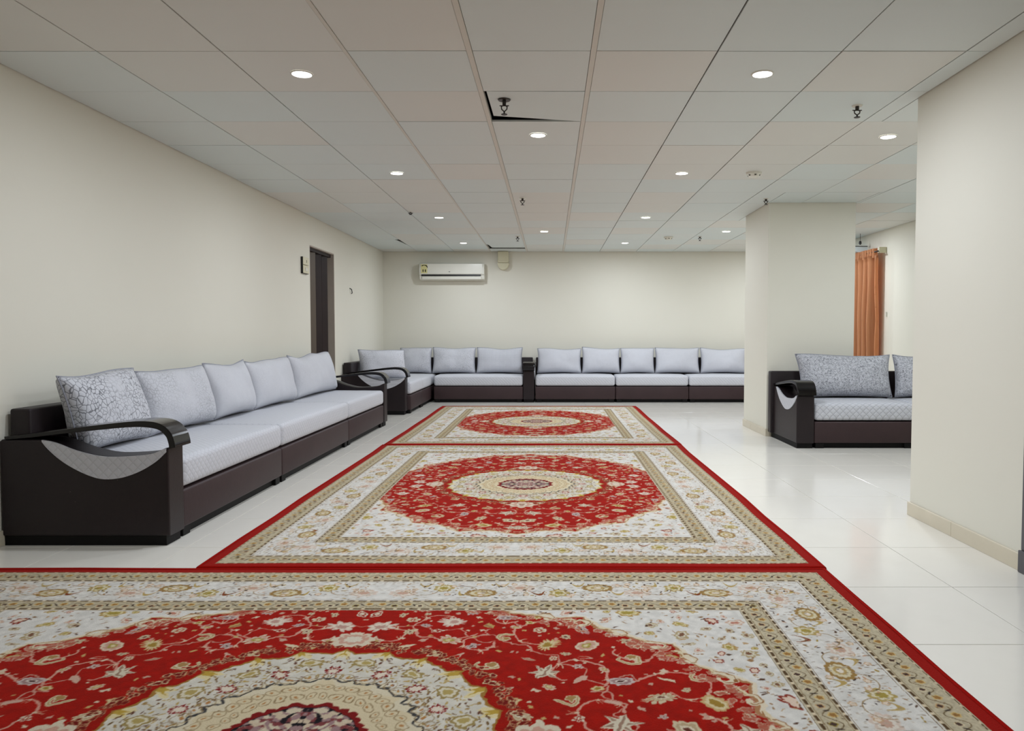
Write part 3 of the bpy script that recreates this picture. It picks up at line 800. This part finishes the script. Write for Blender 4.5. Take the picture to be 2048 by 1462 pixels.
# curls on the scalloped edge, evenly spaced along it
tt = np.linspace(0, PI/2, 400); ex, ey = 1.36*.955*np.cos(tt), 1.03*.955*np.sin(tt)
al = np.concatenate([[0], np.cumsum(np.hypot(np.diff(ex), np.diff(ey)))])
for d_ in np.arange(.06, al[-1], .15):
    a, b = float(np.interp(d_, al, ex)), float(np.interp(d_, al, ey))
    if b > HV-.56 or a > HU-.56: continue
    t = math.atan2(b*1.36/1.03, a); sg = -1
    big_ = spiral(a, b, .040, t+PI/2, .8, sg, .25); tail = [(a-.040*math.sin(t)+q*.012*math.sin(t+.25)*1.0, b+.040*math.cos(t)-q*.012*math.cos(t+.25)) for q in range(0, 1)]
    curve(big_, .017, C(212, 198, 170)); curve(spiral(a, b, .047, t+PI/2, .62, sg, .35), .004, C(140, 92, 52))
    x2, y2 = float(np.interp(d_+.09, al, ex)), float(np.interp(d_+.09, al, ey))
    sx0, sy0 = big_[0]; curve([(sx0, sy0), ((sx0+x2)/2+.012*math.cos(t), (sy0+y2)/2+.012*math.sin(t)), (x2, y2)], .013, C(210, 194, 160)); curve([(sx0, sy0), (x2, y2)], .0035, C(150, 104, 60))
# --- medallion
petal(.655, 0, .085, 8, (C(204, 190, 166), C(190, 150, 130), C(206, 196, 176), C(150, 110, 90)), 0, .25, 1, 1.1)
petal(0, .64, .07, 8, (C(204, 190, 166), C(190, 150, 130), C(206, 196, 176)), 0, .25, 1.1, .9)
m2 = rm < ms+.010; cv[m2 & ~med] = C(150, 110, 50)
cv[med] = C(204, 198, 184); cv[med] *= (.95+.09*n1[med])[..., None]
ring = med & (rm > ms-.045) & (np.cos(tm*24) > .3); cv[ring] = C(212, 196, 150)
ring = med & (rm > ms-.035) & (np.cos(tm*24) > .86); cv[ring] = C(176, 146, 60)
LIM = med
for q in range(420):
    t = R_.random()*PI/2; rr_ = R_.uniform(.34, .52)
    leaf(rr_*math.cos(t), rr_*math.sin(t), R_.uniform(.004, .011), R_.uniform(.0018, .004), R_.random()*6, R_.choice([C(110, 84, 50), C(150, 120, 70), C(96, 60, 44), C(176, 150, 90)]))
for k in range(5):
    t = k*PI/8; x, y = .40*math.cos(t), .40*math.sin(t)
    petal(x, y, .030, 10, (C(120, 14, 14), C(214, 200, 180), None), t, .4)
for k in range(4):
    t = (k+.5)*PI/8; x, y = .455*math.cos(t), .455*math.sin(t); petal(x, y, .036, 8, (C(150, 130, 80), C(208, 198, 172), C(170, 150, 90)), t, .2, .8, 1.2)
bd = med & (rm < .345); cv[bd] = C(208, 196, 168)
bd = med & (rm < .31+.02*np.cos(tm*16)); cv[bd] = C(206, 190, 156)
for k in range(17):
    t = k*PI/32
    leaf(.335*math.cos(t), .335*math.sin(t), .024, .0048, t+(1.0 if k % 2 else -1.0), C(60, 60, 60))
for rr_, nn_, rd in ((.355, 12, .026), (.285, 11, .022), (.235, 9, .020)):
    for k in range(nn_+1):
        t = (k+.5)*PI/2/nn_; x, y = rr_*math.cos(t), rr_*math.sin(t); s = win(x, y, rd*1.2)
        if s is None: continue
        r = np.hypot(U[s]-x, V[s]-y); put(s, np.abs(r-rd*.8) < .0015, C(140, 118, 84))
        petal(x, y, .006, 4, (C(170, 120, 70),), 0)
cr = rm < .185+.012*np.abs(np.cos(tm*16)); cv[cr] = C(120, 18, 18)
cr = rm < .170; cv[cr] = C(22, 20, 26)
LIM = rm < .168
for q in range(120):
    t = R_.random()*PI/2; rr_ = .166*math.sqrt(R_.random()); petal(rr_*math.cos(t), rr_*math.sin(t), R_.uniform(.009, .015), 5, (R_.choice([C(150, 120, 118), C(196, 176, 150), C(200, 186, 160), C(120, 60, 60)]),), R_.random()*6, .25)
LIM = None
red_e = e < .056; cv[red_e] = C(148, 14, 5)
# a hand-drawn wobble: every motif is pulled a few millimetres off true
inn = (e > .53).astype(np.float32)
dx = (vn(.045, 31)-.5)*.022*inn+(vn(.012, 32)-.5)*.008*(.25+.75*inn); dy = (vn(.045, 33)-.5)*.022*inn+(vn(.012, 34)-.5)*.008*(.25+.75*inn)
cv = cv[np.clip(np.abs((V+dy)/CR).astype(int), 0, NV-1), np.clip(np.abs((U+dx)/CR).astype(int), 0, NU-1)]
cv = np.clip(cv, 0, 255)/255.0

def rug(name, cx, cy, hx, hy, xs, ys, long_axis, label):
    """xs, ys: vertex coordinates (relative to the centre); colours are woven into the mesh"""
    root = empty(name, (cx, cy, 0)); tag(root, label, 'rug', 'red and cream medallion rugs laid end to end')
    BW = .030
    nx, ny = len(xs), len(ys)
    GX, GY = np.meshgrid(xs, ys)
    if long_axis == 'x': uq, vq = np.abs(GX)/hx*HU, np.abs(GY)/hy*HV
    else: uq, vq = np.abs(GY)/hy*HU, np.abs(GX)/hx*HV
    # average the canvas over each vertex's footprint
    du = (xs[1]-xs[0]); col = np.zeros((ny, nx, 3), np.float32)
    sx_ = np.gradient(xs); sy_ = np.gradient(ys)
    SXg, SYg = np.meshgrid(sx_, sy_)
    offs = [-.33, 0, .33]
    for a in offs:
        for b in offs:
            if long_axis == 'x': iu, iv = uq+a*SXg, vq+b*SYg
            else: iu, iv = uq+a*SYg, vq+b*SXg
            I = np.clip((np.abs(iu)/CR).astype(int), 0, NU-1); J = np.clip((np.abs(iv)/CR).astype(int), 0, NV-1)
            col += cv[J, I]
    col /= 9
    sd = int(abs(cx*100)+abs(cy*10)); rr = np.random.default_rng(sd)
    wob = np.interp(ys, np.linspace(ys[0], ys[-1], 9), rr.uniform(-.007, .007, 9)); wob2 = np.interp(xs, np.linspace(xs[0], xs[-1], 9), rr.uniform(-.004, .004, 9))
    fx = np.abs(GX)/hx; fy = np.abs(GY)/hy
    GX2 = GX+wob[:, None]*fx**3*np.sign(GX)*1.0; GY2 = GY+wob2[None, :]*fy**3*np.sign(GY)
    Z = .0115+.0010*np.sin(GX*5.1+cx)*np.cos(GY*3.7)
    co = np.stack([GX2, GY2, Z], -1).reshape(-1, 3).astype(np.float32)
    # skirt down to the floor
    idx = np.arange(nx*ny).reshape(ny, nx)
    loop = np.concatenate([idx[0, :-1], idx[:-1, -1], idx[-1, :0:-1], idx[:0:-1, 0]])
    low = co[loop].copy(); low[:, 2] = .001
    base = len(co); co = np.concatenate([co, low]); n = len(loop)
    q1 = np.stack([idx[:-1, :-1], idx[:-1, 1:], idx[1:, 1:], idx[1:, :-1]], -1).reshape(-1, 4)
    li = np.arange(n); q2 = np.stack([loop, base+li, base+(li+1) % n, loop[(li+1) % n]], -1)
    F = np.concatenate([q1, q2]).astype(np.int32)
    me = bpy.data.meshes.new('pile'); me.vertices.add(len(co)); me.vertices.foreach_set('co', co.ravel())
    me.loops.add(F.size); me.loops.foreach_set('vertex_index', F.ravel()); me.polygons.add(len(F)); me.polygons.foreach_set('loop_start', np.arange(len(F), dtype=np.int32)*4)
    me.polygons.foreach_set('use_smooth', np.ones(len(F), bool)); me.update(calc_edges=True)
    ca = me.color_attributes.new('Col', 'BYTE_COLOR', 'POINT')
    full = np.ones((len(co), 4), np.float32); full[:nx*ny, :3] = col.reshape(-1, 3); full[nx*ny:, :3] = (.5, .06, .04)
    ca.data.foreach_set('color_srgb', full.ravel())
    link('pile', me, M['rug'], root)
    # stitched binding: a rounded roll following the same wavy outline
    bm = bmesh.new(); m = 160
    def outline(k):
        k %= 4*m
        s_, t_ = divmod(k, m); t_ = t_/m*2-1
        x, y = ((t_, -1), (1, t_), (-t_, 1), (-1, -t_))[s_]
        X, Y = x*hx, y*hy
        return Vector((X+np.interp(Y, ys, wob)*abs(x)**3*np.sign(x), Y+np.interp(X, xs, wob2)*abs(y)**3*np.sign(y), 0))
    prof = [(-.012, .0128), (-.006, .0150), (.001, .0140), (.005, .0090), (.006, .0015)]
    rings = []
    for k in range(4*m):
        p = outline(k); s_, t_ = divmod(k, m)
        nrm = Vector(((0, -1, 0), (1, 0, 0), (0, 1, 0), (-1, 0, 0))[s_])
        if t_ == 0: nrm = (nrm+Vector(((-1, 0, 0), (0, -1, 0), (1, 0, 0), (0, 1, 0))[s_]))
        rings.append([bm.verts.new(p+nrm*a+Vector((0, 0, z))) for a, z in prof])
    for k in range(4*m):
        A_, B_ = rings[k], rings[(k+1) % (4*m)]
        for c in range(len(prof)-1): bm.faces.new((A_[c], B_[c], B_[c+1], A_[c+1]))
    done('edge_binding', bm, M['rug_red'], root, True)
    return root
def axis(lo, hi, step): 
    n = int(round((hi-lo)/step)); return np.linspace(lo, hi, n+1)
# near rug lies across the room; the part in view is woven finer
h3x, h3y, c3x, c3y = 1.92, 1.43, -.685, 1.915
ys3 = np.concatenate([axis(-h3y, .02, .02)[:-1], axis(.02, h3y, .0040)])
rug('rug', c3x, c3y, h3x, h3y, axis(-h3x, h3x, .0026), ys3, 'x', 'nearest rug, laid across the room, with large red flowered field filling the foreground')
rug('rug', -.180, 5.257, 1.43, 1.893, axis(-1.43, 1.43, .0042), axis(-1.893, 1.893, .0085), 'y', 'middle rug with a deep red oval and cream centre')
rug('rug', -.172, 9.088, 1.425, 1.915, axis(-1.425, 1.425, .0070), axis(-1.915, 1.915, .016), 'y', 'farthest rug in front of the back sofas with a paler oval')

# ------------------------------------------------------------------ wall items
# air conditioner on the back wall
AX0, AX1, AZ0, AZ1 = -2.145, -1.085, 1.955, 2.238
ac = empty('air_conditioner', ((AX0+AX1)/2, YB, AZ0)); tag(ac, 'white wall-mounted split air conditioner above the corner sofa', 'air conditioner')
hw = (AX1-AX0)/2; hh = AZ1-AZ0
bm = bmesh.new(); prism(bm, [(-.002, 0), (-.002, hh), (-.15, hh), (-.185, hh-.02), (-.20, hh-.08), (-.20, .095), (-.175, .075), (-.175, .06), (-.17, .02), (-.12, 0)], -hw, hw, .008); done('body', bm, M['white'], ac)
boxo('air_slot', (-hw+.035, hw-.055, -.196, -.17, .066, .090), M['black'], ac)
boxo('louver', (-hw+.045, hw-.05, -.190, -.176, .012, .060), M['white'], ac, bev=.004)
boxo('front_panel', (-hw+.028, hw-.028, -.207, -.199, .102, hh-.022), M['white'], ac, bev=.003)
boxo('energy_sticker', (-hw+.032, -hw+.135, -.2085, -.2068, .108, hh-.03), M['sticker'], ac)
for q in (0, 1): boxo('sticker_bar', (-hw+.058+q*.038, -hw+.074+q*.038, -.2098, -.2082, .128, .170), M['black'], ac)
bm = bmesh.new(); arc = [(-hw+.045+.045*(1-math.cos(a))*1.0, .215+.030*math.sin(a)*1.0-.012*a/3) for a in np.linspace(.4, 3.3, 12)]
for (x, z), (x2, z2) in zip(arc, arc[1:]):
    box(bm, min(x, x2)-.004, max(x, x2)+.004, -.2098, -.2082, min(z, z2)-.004, max(z, z2)+.004)
done('sticker_mark', bm, M['black'], ac)
boxo('logo_bar', (-.048, -.024, -.209, -.2065, .128, .137), M['black'], ac)
# pipe cover
pc = empty('pipe_cover', (-.783, YB, 2.125)); tag(pc, 'cream plastic pipe cover coming down from the ceiling on the back wall', 'pipe cover')
bm = bmesh.new(); pr = []
for a in np.linspace(0, -PI, 15): pr.append((.098*math.cos(a), .115+.115*math.sin(a)))
a_ = [bm.verts.new((x, -.002, z)) for x, z in pr]; b_ = [bm.verts.new((x*.93, -.11, .115+(z-.115)*.93)) for x, z in pr]
bm.faces.new(b_); bm.faces.new(a_[::-1])
for k in range(len(pr)): bm.faces.new((a_[k], a_[(k+1) % len(pr)], b_[(k+1) % len(pr)], b_[k]))
done('elbow', bm, M['yellowed'], pc)
boxo('duct', (-.088, .088, -.105, -.002, .118, CEIL-2.125-.001), M['yellowed'], pc, bev=.012)
boxo('coupling', (-.094, .094, -.112, -.0015, .150, .157), M['yellowed'], pc)
# switch plates
sw = empty('wall_switch', (XL, 8.465, 1.845)); tag(sw, 'pair of stacked cream switch plates with a black edge left of the dark door', 'switch')
boxo('upper_plate', (.0005, .028, -.10, .095, .004, .090), M['yellowed'], sw, bev=.003)
boxo('lower_plate', (.0005, .028, -.10, .095, -.090, -.002), M['yellowed'], sw, bev=.003)
boxo('side_cover', (.0005, .024, -.1035, -.1005, -.094, .09), M['black'], sw)  # thin black strip along the near side of both plates
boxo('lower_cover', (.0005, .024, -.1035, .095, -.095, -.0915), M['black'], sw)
boxo('rocker', (.028, .034, -.03, .03, -.066, -.026), M['white'], sw, bev=.002)
boxo('indicator', (.028, .031, .01, .016, .03, .06), M['steel'], sw)
# hook
bm = bmesh.new()
pts = [(0.002, -.03, .035), (.022, -.01, .02), (.022, .02, -.02), (.012, .035, -.035)]
for a, b in zip(pts, pts[1:]):
    a, b = Vector(a), Vector(b); q = (b-a).to_track_quat('Z', 'Y').to_matrix().to_4x4()
    bmesh.ops.create_cone(bm, cap_ends=True, segments=8, radius1=.006, radius2=.006, depth=(b-a).length*1.15, matrix=Matrix.Translation((a+b)/2) @ q)
hk = done('wall_hook', bm, M['black'], None); hk.location = (XL, 10.41, 1.67); tag(hk, 'small black hook on the left wall right of the dark door', 'hook')

# curtain and second air conditioner on the right wall
cu = empty('curtain', (4.25, 9.83, 0)); tag(cu, 'pleated orange curtain hanging on the right wall beside the far pillar', 'curtain')
def drape(name, z0, z1, L, per, amp, nseg, seed, gather=0):
    bm = bmesh.new(); nz = 24; rows_ = []
    for j in range(nz+1):
        z = z0+(z1-z0)*j/nz; row = []
        for i in range(nseg+1):
            t = i/nseg; y = t*L
            ph = 2*PI*t*L/per + .6*noise.noise(Vector((t*6, z*.8, seed)))
            sn = math.sin(ph); x = amp*math.copysign(abs(sn)**.55, sn)*(1+.4*noise.noise(Vector((t*9, z, seed+3)))) + .012*noise.noise(Vector((t*20, z*2, seed)))
            y += gather*(z1-z)*.03*math.sin(ph*.5)
            row.append(bm.verts.new((x, y, z)))
        rows_.append(row)
    for a, b in zip(rows_, rows_[1:]):
        for i in range(nseg): bm.faces.new((a[i], a[i+1], b[i+1], b[i]))
    bmesh.ops.solidify(bm, geom=bm.faces[:], thickness=.003)
    return done(name, bm, M['curtain'], cu, True)
drape('cloth', .06, 2.10, 1.10, .15, .060, 220, 1, 0)
drape('header', 2.07, 2.195, 1.09, .075, .030, 180, 5)
bm = bmesh.new(); cyl(bm, (.0, .52, 2.150), .010, 1.16, 12, axis='Y'); done('curtain_rod', bm, M['steel'], cu, True)
boxo('rod_bracket', (.02, .118, -.045, -.020, 2.13, 2.205), M['yellowed'], cu, bev=.004)
boxo('tieback_hook', (.10, .118, -.09, -.075, 1.30, 1.36), M['white'], cu, bev=.003)
a2 = empty('air_conditioner', (XR, 10.38, 2.10)); tag(a2, 'end of a white air conditioner on the right wall above the orange curtain', 'air conditioner')
bm = bmesh.new(); pr = [(-.001, .10), (-.001, .185), (-.15, .185), (-.20, .17), (-.22, .14), (-.20, .115), (-.12, .10)]
a_ = [bm.verts.new((x, 0, z)) for x, z in pr]; b_ = [bm.verts.new((x, .95, z)) for x, z in pr]
bm.faces.new(a_); bm.faces.new(b_[::-1])
for k in range(len(pr)): bm.faces.new((a_[k], a_[(k+1) % len(pr)], b_[(k+1) % len(pr)], b_[k]))
done('body', bm, M['coolwhite'], a2)
boxo('end_trim', (-.21, -.002, -.004, .0, .176, .186), M['steel'], a2)
boxo('front_panel', (-.226, -.2205, .03, .92, .125, .15), M['white'], a2)
hd = empty('sprinkler', (4.20, 10.22, CEIL)); tag(hd, 'black pendant sprinkler head hanging above the orange curtain', 'sprinkler', 'ceiling sprinklers')
bm = bmesh.new(); cyl(bm, (0, 0, -.05), .003, .10, 8); done('drop_rod', bm, M['steel'], hd)
bm = bmesh.new(); cyl(bm, (0, 0, -.118), .020, .036, 14, .013); cyl(bm, (0, 0, -.143), .011, .014, 12); done('head', bm, M['black'], hd)
